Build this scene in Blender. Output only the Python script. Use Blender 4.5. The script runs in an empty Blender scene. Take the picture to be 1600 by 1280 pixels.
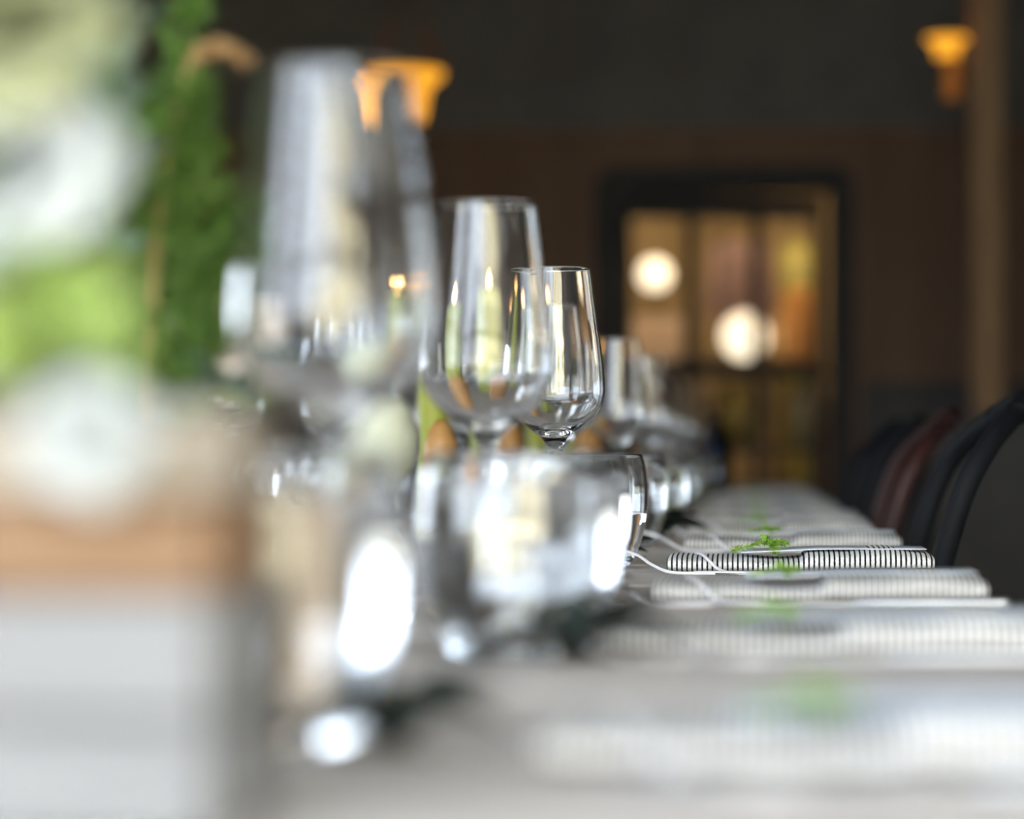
import bpy, math, random
from mathutils import Vector, Matrix
R = math.radians
random.seed(7)
scene = bpy.context.scene
col = scene.collection

# ------------------------------------------------------------------ camera
TZ = 0.75                                   # table top height
cam_d = bpy.data.cameras.new('camera')
cam = bpy.data.objects.new('camera', cam_d); col.objects.link(cam)
cam.location = (0, 0, TZ + 0.096)
cam.rotation_euler = (R(90.91), 0, R(4.60))
cam_d.sensor_fit = 'HORIZONTAL'; cam_d.sensor_width = 30.0; cam_d.lens = 85.0
cam_d.clip_start = 0.05; cam_d.clip_end = 200
cam_d.dof.use_dof = True
cam_d.dof.focus_distance = 2.36
cam_d.dof.aperture_fstop = 3.25
scene.camera = cam

# ------------------------------------------------------------------ sky, daylight, exposure
w = bpy.data.worlds.new('overcast_sky'); scene.world = w; w.use_nodes = True
bg = w.node_tree.nodes['Background']
bg.inputs[0].default_value = (0.81, 0.90, 1.0, 1); bg.inputs[1].default_value = 10.2
sun_d = bpy.data.lights.new('sun', 'SUN'); sun_d.energy = 22; sun_d.color = (1, 0.92, 0.76); sun_d.angle = R(1.5)
sun = bpy.data.objects.new('sun', sun_d); col.objects.link(sun)
sun.rotation_euler = Vector((-0.35, -0.72, -0.60)).to_track_quat('-Z', 'Y').to_euler()   # high over the far end of the house, lights the yard behind
scene.view_settings.view_transform = 'Standard'
scene.view_settings.look = 'None'
scene.view_settings.gamma = 1.0
scene.view_settings.use_curve_mapping = False
scene.view_settings.exposure = 0.0
scene.cycles.use_denoising = True
scene.cycles.max_bounces = 24
scene.cycles.transmission_bounces = 20
scene.cycles.transparent_max_bounces = 16
scene.cycles.glossy_bounces = 8
scene.cycles.sample_clamp_indirect = 12
scene.cycles.blur_glossy = 0.3

# room extents
XL, XR, YB, YF, ZC = -3.2, 2.3, -1.3, 14.0, 3.15
WL = (-1.15, 0.35, 0.45, 2.95)              # left window by the camera: y0, y1, z0, z1
WL2 = (3.1, 5.9, 0.55, 1.50)                # left window farther down the room
WB = (-2.6, 1.7, 0.25, 2.98)                # rear window: x0, x1, z0, z1
def portal(loc, rot, sx, sy):
    l = bpy.data.lights.new('daylight_portal', 'AREA'); l.shape = 'RECTANGLE'; l.size = sx; l.size_y = sy
    l.cycles.is_portal = True
    o = bpy.data.objects.new('daylight_portal', l); col.objects.link(o); o.location = loc; o.rotation_euler = rot
portal((XL - 0.12, (WL[0]+WL[1])/2, (WL[2]+WL[3])/2), (0, R(-90), 0), WL[3]-WL[2], WL[1]-WL[0])
portal((XL - 0.12, (WL2[0]+WL2[1])/2, (WL2[2]+WL2[3])/2), (0, R(-90), 0), WL2[3]-WL2[2], WL2[1]-WL2[0])
portal(((WB[0]+WB[1])/2, YB - 0.12, (WB[2]+WB[3])/2), (R(90), 0, 0), WB[1]-WB[0], WB[3]-WB[2])

# ------------------------------------------------------------------ materials
MATS = {}
def mat(name, c1, c2=None, rough=0.6, scale=20.0, stretch=(1, 1, 1), bump=0.0, metal=0.0, spec=0.5,
        trans=0.0, ior=1.45, emit=None, strength=0.0, subsurf=0.0, rand=0.0, coat=0.0):
    if name in MATS: return MATS[name]
    m = bpy.data.materials.new(name); m.use_nodes = True
    nt = m.node_tree; N, L = nt.nodes, nt.links
    p = N['Principled BSDF']
    p.inputs['Roughness'].default_value = rough; p.inputs['Metallic'].default_value = metal
    p.inputs['Specular IOR Level'].default_value = spec; p.inputs['IOR'].default_value = ior
    p.inputs['Transmission Weight'].default_value = trans
    p.inputs['Coat Weight'].default_value = coat
    if subsurf:
        p.inputs['Subsurface Weight'].default_value = subsurf
        p.inputs['Subsurface Radius'].default_value = (0.01, 0.006, 0.003)
    if emit:
        p.inputs['Emission Color'].default_value = (*emit, 1); p.inputs['Emission Strength'].default_value = strength
    if c2 is None: c2 = c1
    tc = N.new('ShaderNodeTexCoord'); mp = N.new('ShaderNodeMapping'); mp.inputs['Scale'].default_value = stretch
    nz = N.new('ShaderNodeTexNoise'); nz.inputs['Scale'].default_value = scale; nz.inputs['Detail'].default_value = 4
    L.new(tc.outputs['Object'], mp.inputs['Vector']); L.new(mp.outputs['Vector'], nz.inputs['Vector'])
    rp = N.new('ShaderNodeValToRGB')
    rp.color_ramp.elements[0].position = 0.32; rp.color_ramp.elements[1].position = 0.68
    rp.color_ramp.elements[0].color = (*c1, 1); rp.color_ramp.elements[1].color = (*c2, 1)
    L.new(nz.outputs['Fac'], rp.inputs['Fac'])
    out = rp.outputs['Color']
    if rand:
        oi = N.new('ShaderNodeObjectInfo'); hs = N.new('ShaderNodeHueSaturation')
        mr = N.new('ShaderNodeMapRange'); mr.inputs['To Min'].default_value = 1 - rand; mr.inputs['To Max'].default_value = 1 + rand
        L.new(oi.outputs['Random'], mr.inputs['Value']); L.new(mr.outputs['Result'], hs.inputs['Value'])
        L.new(out, hs.inputs['Color']); out = hs.outputs['Color']
    L.new(out, p.inputs['Base Color'])
    if bump:
        b = N.new('ShaderNodeBump'); b.inputs['Strength'].default_value = bump; b.inputs['Distance'].default_value = 0.002
        L.new(nz.outputs['Fac'], b.inputs['Height']); L.new(b.outputs['Normal'], p.inputs['Normal'])
    MATS[name] = m
    return m

def stripe_mat():
    m = mat('striped_linen', (0.80, 0.78, 0.76), (0.88, 0.87, 0.85), 0.9, 900, bump=0.4)
    nt = m.node_tree; N, L = nt.nodes, nt.links; p = N['Principled BSDF']
    base = p.inputs['Base Color'].links[0].from_socket
    tc = N.new('ShaderNodeTexCoord'); sx = N.new('ShaderNodeSeparateXYZ'); L.new(tc.outputs['Object'], sx.inputs[0])
    nz = N.new('ShaderNodeTexNoise'); nz.inputs['Scale'].default_value = 600; L.new(tc.outputs['Object'], nz.inputs['Vector'])
    ad = N.new('ShaderNodeMath'); ad.operation = 'MULTIPLY_ADD'; ad.inputs[1].default_value = 0.0008
    L.new(nz.outputs['Fac'], ad.inputs[0]); L.new(sx.outputs['X'], ad.inputs[2])
    mu = N.new('ShaderNodeMath'); mu.operation = 'MULTIPLY'; mu.inputs[1].default_value = 1 / 0.0041; L.new(ad.outputs[0], mu.inputs[0])
    fr = N.new('ShaderNodeMath'); fr.operation = 'FRACT'; L.new(mu.outputs[0], fr.inputs[0])
    gt = N.new('ShaderNodeMath'); gt.operation = 'GREATER_THAN'; gt.inputs[1].default_value = 0.64; L.new(fr.outputs[0], gt.inputs[0])
    mx = N.new('ShaderNodeMix'); mx.data_type = 'RGBA'
    L.new(gt.outputs[0], mx.inputs['Factor']); L.new(base, mx.inputs['A']); mx.inputs['B'].default_value = (0.012, 0.010, 0.018, 1)
    L.new(mx.outputs['Result'], p.inputs['Base Color'])
    return m

def pane_mat():
    m = bpy.data.materials.new('window_glass'); m.use_nodes = True
    nt = m.node_tree; N, L = nt.nodes, nt.links; N.clear()
    o = N.new('ShaderNodeOutputMaterial'); t = N.new('ShaderNodeBsdfTransparent'); g = N.new('ShaderNodeBsdfGlossy'); g.inputs['Roughness'].default_value = 0.02
    x = N.new('ShaderNodeMixShader'); x.inputs[0].default_value = 0.02
    L.new(t.outputs[0], x.inputs[1]); L.new(g.outputs[0], x.inputs[2]); L.new(x.outputs[0], o.inputs[0])
    return m

def glass_mat(name, color, ior, rough=0.0):
    m = bpy.data.materials.new(name); m.use_nodes = True
    nt = m.node_tree; N, L = nt.nodes, nt.links; N.clear()
    o = N.new('ShaderNodeOutputMaterial'); g = N.new('ShaderNodeBsdfGlass')
    g.inputs['Color'].default_value = (*color, 1); g.inputs['IOR'].default_value = ior; g.inputs['Roughness'].default_value = rough
    L.new(g.outputs[0], o.inputs[0]); return m

M_STRIPE = stripe_mat(); M_PANE = pane_mat()
M_GLASS = glass_mat('clear_glass', (0.985, 0.99, 0.995), 1.5)
M_WATER = glass_mat('water', (0.99, 0.995, 1.0), 1.333)
M_BLUEGLASS = glass_mat('blue_glass', (0.10, 0.15, 0.26), 1.5)
M_WALL = mat('dark_plaster', (0.17, 0.155, 0.14), (0.21, 0.195, 0.175), 0.85, 3, bump=0.2)
M_WALLBROWN = mat('brown_panelling', (0.20, 0.115, 0.07), (0.25, 0.15, 0.09), 0.7, 4, (1, 1, 0.2), bump=0.2)
M_WAINSCOT = mat('black_wainscot', (0.075, 0.07, 0.065), (0.095, 0.085, 0.08), 0.6, 6)
M_CEIL = mat('dark_ceiling', (0.16, 0.16, 0.16), (0.2, 0.2, 0.2), 0.9, 2)
M_FLOOR = mat('dark_floor', (0.05, 0.04, 0.032), (0.08, 0.062, 0.05), 0.5, 5, (1, 0.1, 1))
M_PLANK = mat('weathered_wood', (0.64, 0.585, 0.545), (0.77, 0.71, 0.665), 0.6, 14, (0.25, 5, 5), bump=0.3, rand=0.06, spec=0.35)
M_LEGWOOD = mat('table_leg_wood', (0.12, 0.09, 0.07), (0.18, 0.14, 0.11), 0.6, 12)
M_BLACK = mat('black_paint', (0.07, 0.068, 0.065), (0.09, 0.086, 0.082), 0.8, 10, spec=0.1)
M_POST = mat('post_timber', (0.34, 0.2, 0.1), (0.46, 0.28, 0.14), 0.7, 6, (4, 4, 0.5), bump=0.3)
M_CHAIRRED = mat('red_brown_bentwood', (0.03, 0.012, 0.011), (0.042, 0.017, 0.015), 0.45, 12, spec=0.25)
M_CHAIRBLK = mat('black_bentwood', (0.008, 0.009, 0.011), (0.012, 0.013, 0.016), 0.6, 12, spec=0.1)
M_STEEL = mat('polished_steel', (0.48, 0.49, 0.51), (0.55, 0.56, 0.58), 0.38, 30, metal=1.0)
M_CARD = mat('white_card', (0.66, 0.71, 0.80), (0.72, 0.77, 0.85), 0.5, 30)
M_TWINE = mat('white_twine', (0.82, 0.8, 0.82), (0.9, 0.88, 0.9), 0.75, 800, bump=0.4)
M_SPRIG = mat('herb_green', (0.16, 0.34, 0.03), (0.34, 0.52, 0.08), 0.5, 90)
M_STEM = mat('green_stem', (0.12, 0.22, 0.05), (0.2, 0.3, 0.08), 0.6, 60)
M_DARKLEAF = mat('dark_glossy_leaf', (0.010, 0.014, 0.012), (0.022, 0.03, 0.026), 0.18, 40)
M_CANDLE = mat('olive_green_wax', (0.30, 0.33, 0.03), (0.36, 0.39, 0.05), 0.5, 30)
M_WICK = mat('charred_wick', (0.02, 0.015, 0.01), rough=0.9)
M_FLAME = mat('candle_flame', (1, 0.6, 0.2), rough=1, emit=(1.0, 0.50, 0.16), strength=14)
M_TURNED = mat('honey_turned_wood', (0.40, 0.20, 0.06), (0.55, 0.30, 0.10), 0.4, 20, (1, 1, 4))
M_AMBER = mat('amber_lamp_glass', (0.9, 0.4, 0.03), rough=0.4, emit=(1.0, 0.42, 0.03), strength=1.15)
M_AMBERCORE = mat('lamp_bulb', (1, 0.7, 0.3), rough=0.4, emit=(1.0, 0.62, 0.16), strength=3.0)
M_AMBERDIM = mat('dim_amber_glass', (0.7, 0.28, 0.05), rough=0.4, emit=(1.0, 0.30, 0.04), strength=0.12)
M_BRASS = mat('dark_brass', (0.12, 0.075, 0.03), (0.16, 0.1, 0.04), 0.4, 30, metal=0.8)
M_SLAT_TOP = mat('pale_slat', (0.285, 0.245, 0.195), (0.36, 0.31, 0.255), 0.7, 8, (1, 6, 6), bump=0.3)
M_SLAT_MID = mat('tan_slat', (0.19, 0.105, 0.05), (0.26, 0.155, 0.085), 0.65, 8, (1, 6, 6), bump=0.3)
M_SLAT_LOW = mat('whitewashed_slat', (0.19, 0.187, 0.19), (0.23, 0.227, 0.23), 0.7, 8, (1, 6, 6), bump=0.3)
M_SOIL = mat('potting_soil', (0.04, 0.03, 0.02), (0.07, 0.05, 0.035), 0.95, 60, bump=0.8)
M_FERN = mat('fern_green', (0.055, 0.12, 0.012), (0.11, 0.21, 0.025), 0.6, 40)
M_LIME = mat('lime_leaf', (0.26, 0.38, 0.06), (0.46, 0.56, 0.22), 0.25, 30, subsurf=0.0)
M_SAGE = mat('sage_leaf', (0.13, 0.20, 0.155), (0.20, 0.28, 0.22), 0.5, 30)
M_WHITEPETAL = mat('white_petal', (0.40, 0.42, 0.42), (0.47, 0.49, 0.48), 0.6, 40)
M_CREAMPETAL = mat('cream_petal', (0.24, 0.25, 0.13), (0.32, 0.33, 0.18), 0.6, 40)
M_BLUSH = mat('blush_petal', (0.78, 0.66, 0.58), (0.86, 0.76, 0.68), 0.6, 40)
M_BUD = mat('pale_green_petal', (0.52, 0.55, 0.42), (0.60, 0.62, 0.50), 0.6, 40)
M_DRIED = mat('dried_grass', (0.40, 0.24, 0.10), (0.52, 0.34, 0.16), 0.8, 60)
M_CREAMWALL = mat('ochre_wall', (0.22, 0.16, 0.08), (0.30, 0.22, 0.115), 0.9, 3)
M_STUCCO = mat('cream_stucco', (0.90, 0.81, 0.54), (0.94, 0.86, 0.62), 0.9, 2)
M_GROUND = mat('gravel', (0.3, 0.28, 0.24), (0.4, 0.38, 0.32), 0.95, 8, bump=0.5)
M_GLOBE = mat('frosted_globe', (0.9, 0.85, 0.7), rough=0.5, emit=(1.0, 0.86, 0.62), strength=1.7)
M_OLIVE = mat('olive_ceramic', (0.27, 0.24, 0.06), (0.33, 0.30, 0.09), 0.5, 12)
M_ORANGE = mat('orange_ceramic', (0.80, 0.40, 0.10), (0.86, 0.5, 0.17), 0.5, 12)
M_MAUVE = mat('mauve_fabric', (0.24, 0.16, 0.16), (0.3, 0.22, 0.2), 0.9, 12)
M_GREYGREEN = mat('grey_green_ceramic', (0.3, 0.34, 0.22), (0.4, 0.42, 0.28), 0.5, 12)

# ------------------------------------------------------------------ mesh helpers
def mesh(name, v, f, m, smooth=True):
    me = bpy.data.meshes.new(name); me.from_pydata([tuple(p) for p in v], [], f); me.validate(); me.update()
    if smooth: me.polygons.foreach_set('use_smooth', [True] * len(me.polygons))
    me.materials.append(m); return me
def obj(name, me, parent=None, loc=(0, 0, 0), rot=(0, 0, 0), scale=(1, 1, 1)):
    o = bpy.data.objects.new(name, me); col.objects.link(o); o.location = loc; o.rotation_euler = rot; o.scale = scale
    if parent: o.parent = parent
    return o
def tag(o, label=None, cat=None, group=None, kind=None):
    if label: o['label'] = label
    if cat: o['category'] = cat
    if group: o['group'] = group
    if kind: o['kind'] = kind
    return o
def thing(name, label, cat, loc=(0, 0, 0), rz=0.0, group=None):
    o = bpy.data.objects.new(name, None); col.objects.link(o); o.location = loc; o.rotation_euler = (0, 0, rz)
    o.empty_display_size = 0.02
    return tag(o, label, cat, group)
def copy_tree(o, parent=None):
    c = o.copy(); col.objects.link(c); c.parent = parent
    for ch in list(o.children): copy_tree(ch, c)
    return c

class MB:
    def __init__(s): s.v, s.f = [], []
    def add(s, v, f):
        n = len(s.v); s.v += [tuple(p) for p in v]; s.f += [tuple(i + n for i in q) for q in f]; return s
    def box(s, x0, x1, y0, y1, z0, z1, b=0.0):
        if b <= 0:
            v = [(x, y, z) for z in (z0, z1) for y in (y0, y1) for x in (x0, x1)]
            return s.add(v, [(0, 2, 3, 1), (4, 5, 7, 6), (0, 1, 5, 4), (2, 6, 7, 3), (0, 4, 6, 2), (1, 3, 7, 5)])
        v, ids = [], {}
        for ix, (xa, sx) in enumerate(((x0, 1), (x1, -1))):
            for iy, (ya, sy) in enumerate(((y0, 1), (y1, -1))):
                for iz, (za, sz) in enumerate(((z0, 1), (z1, -1))):
                    ids[ix, iy, iz, 'x'] = len(v); v.append((xa, ya + sy*b, za + sz*b))
                    ids[ix, iy, iz, 'y'] = len(v); v.append((xa + sx*b, ya, za + sz*b))
                    ids[ix, iy, iz, 'z'] = len(v); v.append((xa + sx*b, ya + sy*b, za))
        f = []
        I = ids
        for a in (0, 1):
            q = [I[a, 0, 0, 'x'], I[a, 1, 0, 'x'], I[a, 1, 1, 'x'], I[a, 0, 1, 'x']]; f.append(q if a else q[::-1])
            q = [I[0, a, 0, 'y'], I[0, a, 1, 'y'], I[1, a, 1, 'y'], I[1, a, 0, 'y']]; f.append(q if a else q[::-1])
            q = [I[0, 0, a, 'z'], I[1, 0, a, 'z'], I[1, 1, a, 'z'], I[0, 1, a, 'z']]; f.append(q if a else q[::-1])
        for a in (0, 1):
            for c in (0, 1):
                f.append([I[a, c, 0, 'x'], I[a, c, 1, 'x'], I[a, c, 1, 'y'], I[a, c, 0, 'y']])
                f.append([I[a, 0, c, 'x'], I[a, 1, c, 'x'], I[a, 1, c, 'z'], I[a, 0, c, 'z']])
                f.append([I[0, a, c, 'y'], I[1, a, c, 'y'], I[1, a, c, 'z'], I[0, a, c, 'z']])
                for e in (0, 1): f.append([I[a, c, e, 'x'], I[a, c, e, 'y'], I[a, c, e, 'z']])
        return s.add(v, f)
    def tube(s, pts, rad, n=8, cap=True):
        pts = [Vector(p) for p in pts]
        if not isinstance(rad, (list, tuple)): rad = [rad] * len(pts)
        t0 = (pts[1] - pts[0]).normalized()
        up = Vector((0, 0, 1)) if abs(t0.z) < 0.9 else Vector((1, 0, 0))
        side = t0.cross(up).normalized(); v = []
        for i, p in enumerate(pts):
            t = (pts[min(i+1, len(pts)-1)] - pts[max(i-1, 0)]).normalized()
            side = (side - t * side.dot(t)).normalized(); up = t.cross(side)
            for k in range(n):
                a = 2*math.pi*k/n; v.append(p + (side*math.cos(a) + up*math.sin(a)) * rad[i])
        f = []
        for i in range(len(pts)-1):
            for k in range(n):
                f.append((i*n+k, i*n+(k+1) % n, (i+1)*n+(k+1) % n, (i+1)*n+k))
        if cap:
            f.append(tuple(range(n))[::-1]); f.append(tuple((len(pts)-1)*n + k for k in range(n)))
        return s.add(v, f)
    def lathe(s, prof, n=48, cx=0, cy=0):
        # profile of (r, z); r == 0 points become poles
        v, rows = [], []
        for r, z in prof:
            if r < 1e-6: rows.append([len(v)]); v.append((cx, cy, z))
            else:
                rows.append(list(range(len(v), len(v)+n)))
                for k in range(n):
                    a = 2*math.pi*k/n; v.append((cx + r*math.cos(a), cy + r*math.sin(a), z))
        f = []
        for A, B in zip(rows, rows[1:]):
            for k in range(n):
                k2 = (k+1) % n
                if len(A) == 1 and len(B) == 1: break
                if len(A) == 1: f.append((A[0], B[k2], B[k]))
                elif len(B) == 1: f.append((A[k], A[k2], B[0]))
                else: f.append((A[k], A[k2], B[k2], B[k]))
        return s.add(v, f)
    def grid(s, fn, nu, nv):
        v = [fn(i/nu, j/nv) for j in range(nv+1) for i in range(nu+1)]
        f = [(j*(nu+1)+i, j*(nu+1)+i+1, (j+1)*(nu+1)+i+1, (j+1)*(nu+1)+i) for j in range(nv) for i in range(nu)]
        return s.add(v, f)
    def build(s, name, m, parent=None, smooth=True, **k): return obj(name, mesh(name, s.v, s.f, m, smooth), parent, **k)
    def me(s, name, m, smooth=True): return mesh(name, s.v, s.f, m, smooth)

def spline(pts, n):
    P = [Vector(p) for p in pts]; out = []
    for i in range(len(P)-1):
        a, b, c, d = P[max(i-1, 0)], P[i], P[i+1], P[min(i+2, len(P)-1)]
        for k in range(n):
            t = k/n
            out.append(0.5*((2*b) + (c-a)*t + (2*a-5*b+4*c-d)*t*t + (3*b-a-3*c+d)*t**3))
    out.append(P[-1]); return out

def wall_mosaic(axis, p0, p1, a0, a1, z0, z1, holes):
    As = sorted({a0, a1, *[h[0] for h in holes], *[h[1] for h in holes]}); Zs = sorted({z0, z1, *[h[2] for h in holes], *[h[3] for h in holes]})
    mb = MB()
    for i in range(len(As)-1):
        for j in range(len(Zs)-1):
            ca, cz = (As[i]+As[i+1])/2, (Zs[j]+Zs[j+1])/2
            if any(h[0] < ca < h[1] and h[2] < cz < h[3] for h in holes): continue
            if axis == 'x': mb.box(p0, p1, As[i], As[i+1], Zs[j], Zs[j+1])
            else: mb.box(As[i], As[i+1], p0, p1, Zs[j], Zs[j+1])
    return mb

# ------------------------------------------------------------------ the room
def struct(o): o['kind'] = 'structure'; return o
T = 0.2
DOOR = (-0.60, 0.40, 0.0, 2.12)
struct(MB().box(XL-T, XR+T, YB-T, 18.4, -0.15, 0).build('floor', M_FLOOR, smooth=False))
struct(MB().box(XL-T, XR+T, YB-T, 18.4, ZC, ZC+0.15).build('ceiling', M_CEIL, smooth=False))
struct(wall_mosaic('x', XL-T, XL, YB-T, 18.4, 0, ZC, [WL, WL2]).build('wall_left', M_WALL, smooth=False))
struct(MB().box(XR, XR+T, YB-T, 18.4, 0, ZC).build('wall_right', M_WALL, smooth=False))
struct(wall_mosaic('y', YB-T, YB, XL, XR, 0, ZC, [WB]).build('wall_rear', M_WALL, smooth=False))
wf = struct(wall_mosaic('y', YF, YF+T, XL, XR, 0, ZC, [DOOR]).build('wall_far', M_WALLBROWN, smooth=False))
struct(MB().box(XL, XR, 18.2, 18.4, 0, ZC).build('wall_beyond', M_CREAMWALL, smooth=False))
tw = struct(MB().box(XL, DOOR[0]-0.16, YF-0.03, YF, 0, 1.16).box(DOOR[1]+0.16, XR, YF-0.03, YF, 0, 1.16).build('trim_1', M_WAINSCOT, smooth=False))
MB().box(XL, DOOR[0]-0.16, YF-0.05, YF, 1.16, 1.2, 0.006).box(DOOR[1]+0.16, XR, YF-0.05, YF, 1.16, 1.2, 0.006).build('rail', M_WAINSCOT, tw, smooth=False)
# picture rail high on the far wall and dark upper band
struct(MB().box(XL, XR, YF-0.04, YF, 2.42, ZC).build('trim_2', M_WALL, smooth=False))
# door surround with rounded upper corners
def arch_frame(x0, x1, z1, wd, r, n=8):
    path_o, path_i = [], []
    def arc(xa, xb, zt, rr):
        p = [(xa, 0.0)]
        for k in range(n+1):
            a = math.pi - k/n*math.pi/2; p.append((xa+rr+rr*math.cos(a), zt-rr+rr*math.sin(a)))
        for k in range(n+1):
            a = math.pi/2 - k/n*math.pi/2; p.append((xb-rr+rr*math.cos(a), zt-rr+rr*math.sin(a)))
        p.append((xb, 0.0)); return p
    o, i = arc(x0-wd, x1+wd, z1+wd, r), arc(x0, x1, z1, 0.02)
    v, f = [], []
    for (a, b) in zip(o, i):
        for (px, pz) in (a, b):
            v += [(px, YF-0.07, pz), (px, YF, pz)]
    m_ = len(o)
    for k in range(m_-1):
        b0, b1 = 4*k, 4*(k+1)
        f += [(b0, b0+2, b1+2, b1), (b0+1, b1+1, b1+3, b0+3), (b0, b1, b1+1, b0+1), (b0+2, b0+3, b1+3, b1+2)]
    return v, f
v, f = arch_frame(DOOR[0], DOOR[1], DOOR[3], 0.12, 0.1)
d1 = struct(obj('door_1', mesh('door_1', v, f, M_BLACK, False)))
def door_leaf():
    wd_, hz = DOOR[1]-DOOR[0]-.004, DOOR[3]-.004
    fr = MB()
    for a in (0, .32, .645, wd_-.05): fr.box(a, a+.05, 0, .05, 0, hz)
    for z in (0, .62, 1.25, 2.0): fr.box(0, wd_, .003, .047, z, z + (.32 if z == 0 else .113 if z == 2.0 else .06))
    L_ = fr.build('door_leaf', M_BLACK, d1, smooth=False, loc=(DOOR[0]+.002, YF+.08, .003), rot=(0, 0, R(11)))
    for a, b in ((.05, .32), (.37, .645), (.695, wd_-.05)):
        for z0, z1 in ((.32, .62), (.68, 1.25), (1.31, 2.0)):
            MB().box(a, b, .02, .026, z0, z1).build('pane', M_PANE, L_, smooth=False)
    MB().tube([(wd_-.03, 0, .98), (wd_-.03, -.04, .98), (wd_-.12, -.04, .98)], .009, 8).build('door_handle', M_BRASS, L_)
door_leaf()
# windows with frames, glazing bars and panes
def window(name, axis, p, a0, a1, z0, z1, na, nz):
    fr = MB(); bw = 0.06
    def bx(mb, A0, A1, Z0, Z1, d0, d1):
        return mb.box(p+d0, p+d1, A0, A1, Z0, Z1) if axis == 'x' else mb.box(A0, A1, p+d0, p+d1, Z0, Z1)
    bx(fr, a0, a1, z0, z0+bw, -.04, .04); bx(fr, a0, a1, z1-bw, z1, -.04, .04)
    bx(fr, a0, a0+bw, z0+bw, z1-bw, -.04, .04); bx(fr, a1-bw, a1, z0+bw, z1-bw, -.04, .04)
    W = struct(fr.build(name, M_BLACK, smooth=False))
    ws, hs = (a1-a0-2*bw)/na, (z1-z0-2*bw)/nz
    for i in range(1, na): bx(MB(), a0+bw+i*ws-.02, a0+bw+i*ws+.02, z0+bw, z1-bw, -.03, .03).build('glazing_bar', M_BLACK, W, False)
    for j in range(1, nz): bx(MB(), a0+bw, a1-bw, z0+bw+j*hs-.015, z0+bw+j*hs+.015, -.025, .025).build('glazing_bar', M_BLACK, W, False)
    for i in range(na):
        for j in range(nz):
            bx(MB(), a0+bw+i*ws+.015, a0+bw+(i+1)*ws-.015, z0+bw+j*hs+.012, z0+bw+(j+1)*hs-.012, -.003, .003).build('pane', M_PANE, W, False)
window('window_1', 'x', XL-0.06, *WL, 3, 2)
window('window_3', 'x', XL-0.06, *WL2, 3, 1)
window('window_2', 'y', YB-0.06, *WB, 3, 2)
# outside: gravel ground and the pale building across the yard
struct(MB().box(-40, 40, -40, 30, -0.3, -0.16).build('ground', M_GROUND, smooth=False))
bld = thing('building', 'cream stucco building across the yard behind the rear window', 'building', (3.2, -12, -0.16))
MB().box(-3.6, 6, -3, 0, 0, 6.5).build('wall', M_STUCCO, bld, False)
MB().box(-3.9, 6.3, -3.3, 0.3, 6.5, 6.8).build('roof', M_BLACK, bld, False)
for wx in (-2.5, 0.0, 2.5):
    for wz in (1.2, 4.0):
        wn = MB().box(wx-.5, wx+.5, 0, 0.05, wz, wz+1.5).build('window', M_BLACK, bld, False)

# timber post with amber sconce
post = tag(MB().box(-0.065, 0.065, -0.065, 0.065, 0, ZC-0.004, 0.008).build('timber_post', M_POST, smooth=False, loc=(0.985, 12.0, 0)),
           'brown timber post in front of the far wall, right of the door', 'post')

sbd = thing('sideboard', 'low dark sideboard in front of the timber post at the right', 'sideboard', (1.45, 11.45, 0))
MB().box(-.74, .74, -.25, .25, .08, .96, .004).build('body', M_WAINSCOT, sbd, False)
MB().box(-.77, .77, -.28, .27, .96, 1.0, .006).build('top', M_WAINSCOT, sbd, False)
for k in range(3):
    dd = MB().box(-.72+.485*k, -.25+.485*k, -.27, -.25, .12, .93, .004).build('sideboard_door', M_WAINSCOT, sbd, False)
    MB().lathe([(0, 0), (.012, 0), (.016, .01), (.01, .022), (0, .024)], 16).build('knob', M_BRASS, dd, loc=(-.3+.485*k, -.27, .55), rot=(R(90), 0, 0))
for sx in (-.7, .7):
    for sy in (-.2, .2): MB().box(sx-.03, sx+.03, sy-.03, sy+.03, 0, .08).build('foot', M_WAINSCOT, sbd, False)
def amber_lamp(name, label, loc, r, h, strength_mat, hang):
    t = thing(name, label, 'lamp', loc)
    prof = [(0.30*r, 0), (0.48*r, 0.02*h), (0.55*r, 0.25*h), (0.58*r, 0.5*h), (0.68*r, 0.72*h), (0.95*r, 0.86*h), (1.0*r, h), (0.96*r, h), (0.90*r, 0.88*h), (0.62*r, 0.74*h), (0.52*r, 0.5*h), (0.49*r, 0.25*h), (0.42*r, 0.05*h), (0.2*r, 0.03*h), (0, 0.03*h)]
    MB().lathe(prof, 40).build('lamp_shade', M_AMBER, t)
    MB().lathe([(0, 0.3*h), (.25*r, .4*h), (.34*r, .6*h), (.25*r, .85*h), (0, 1.02*h)], 24).build('bulb', M_AMBERCORE, t)
    MB().lathe([(0, -0.12*h), (.1*r, -.12*h), (.34*r, -.02*h), (.34*r, .05*h), (0, .05*h)], 24).build('cup', M_BRASS, t)
    return t
l1 = amber_lamp('pendant_lamp', 'glowing amber glass bell lamp hanging over the far end, above the second tallest glass', (-1.295, 11.0, 2.12), 0.15, 0.195, M_AMBER, True)
hg = MB()
for a in (0, 120, 240):
    c_, s_ = math.cos(R(a+30)), math.sin(R(a+30))
    hg.tube([(0.14*c_, 0.14*s_, 0.19), (0.03*c_, 0.03*s_, 0.5), (0, 0, 0.54)], 0.003, 6)
hg.tube([(0, 0, 0.53), (0, 0, ZC-2.12)], 0.004, 6)
hg.build('chain', M_BRASS, l1)
l2 = amber_lamp('wall_sconce', 'small amber glass sconce fixed high on the timber post', (0.825, 11.98, 2.475), 0.088, 0.085, M_AMBER, False)
MB().lathe([(0, -0.17), (0.03, -0.165), (0.036, -0.11), (0.028, -0.05), (0.03, -0.012), (0, -0.012)], 24, cx=0.02).build('lower_glass', M_AMBERDIM, l2)
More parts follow.
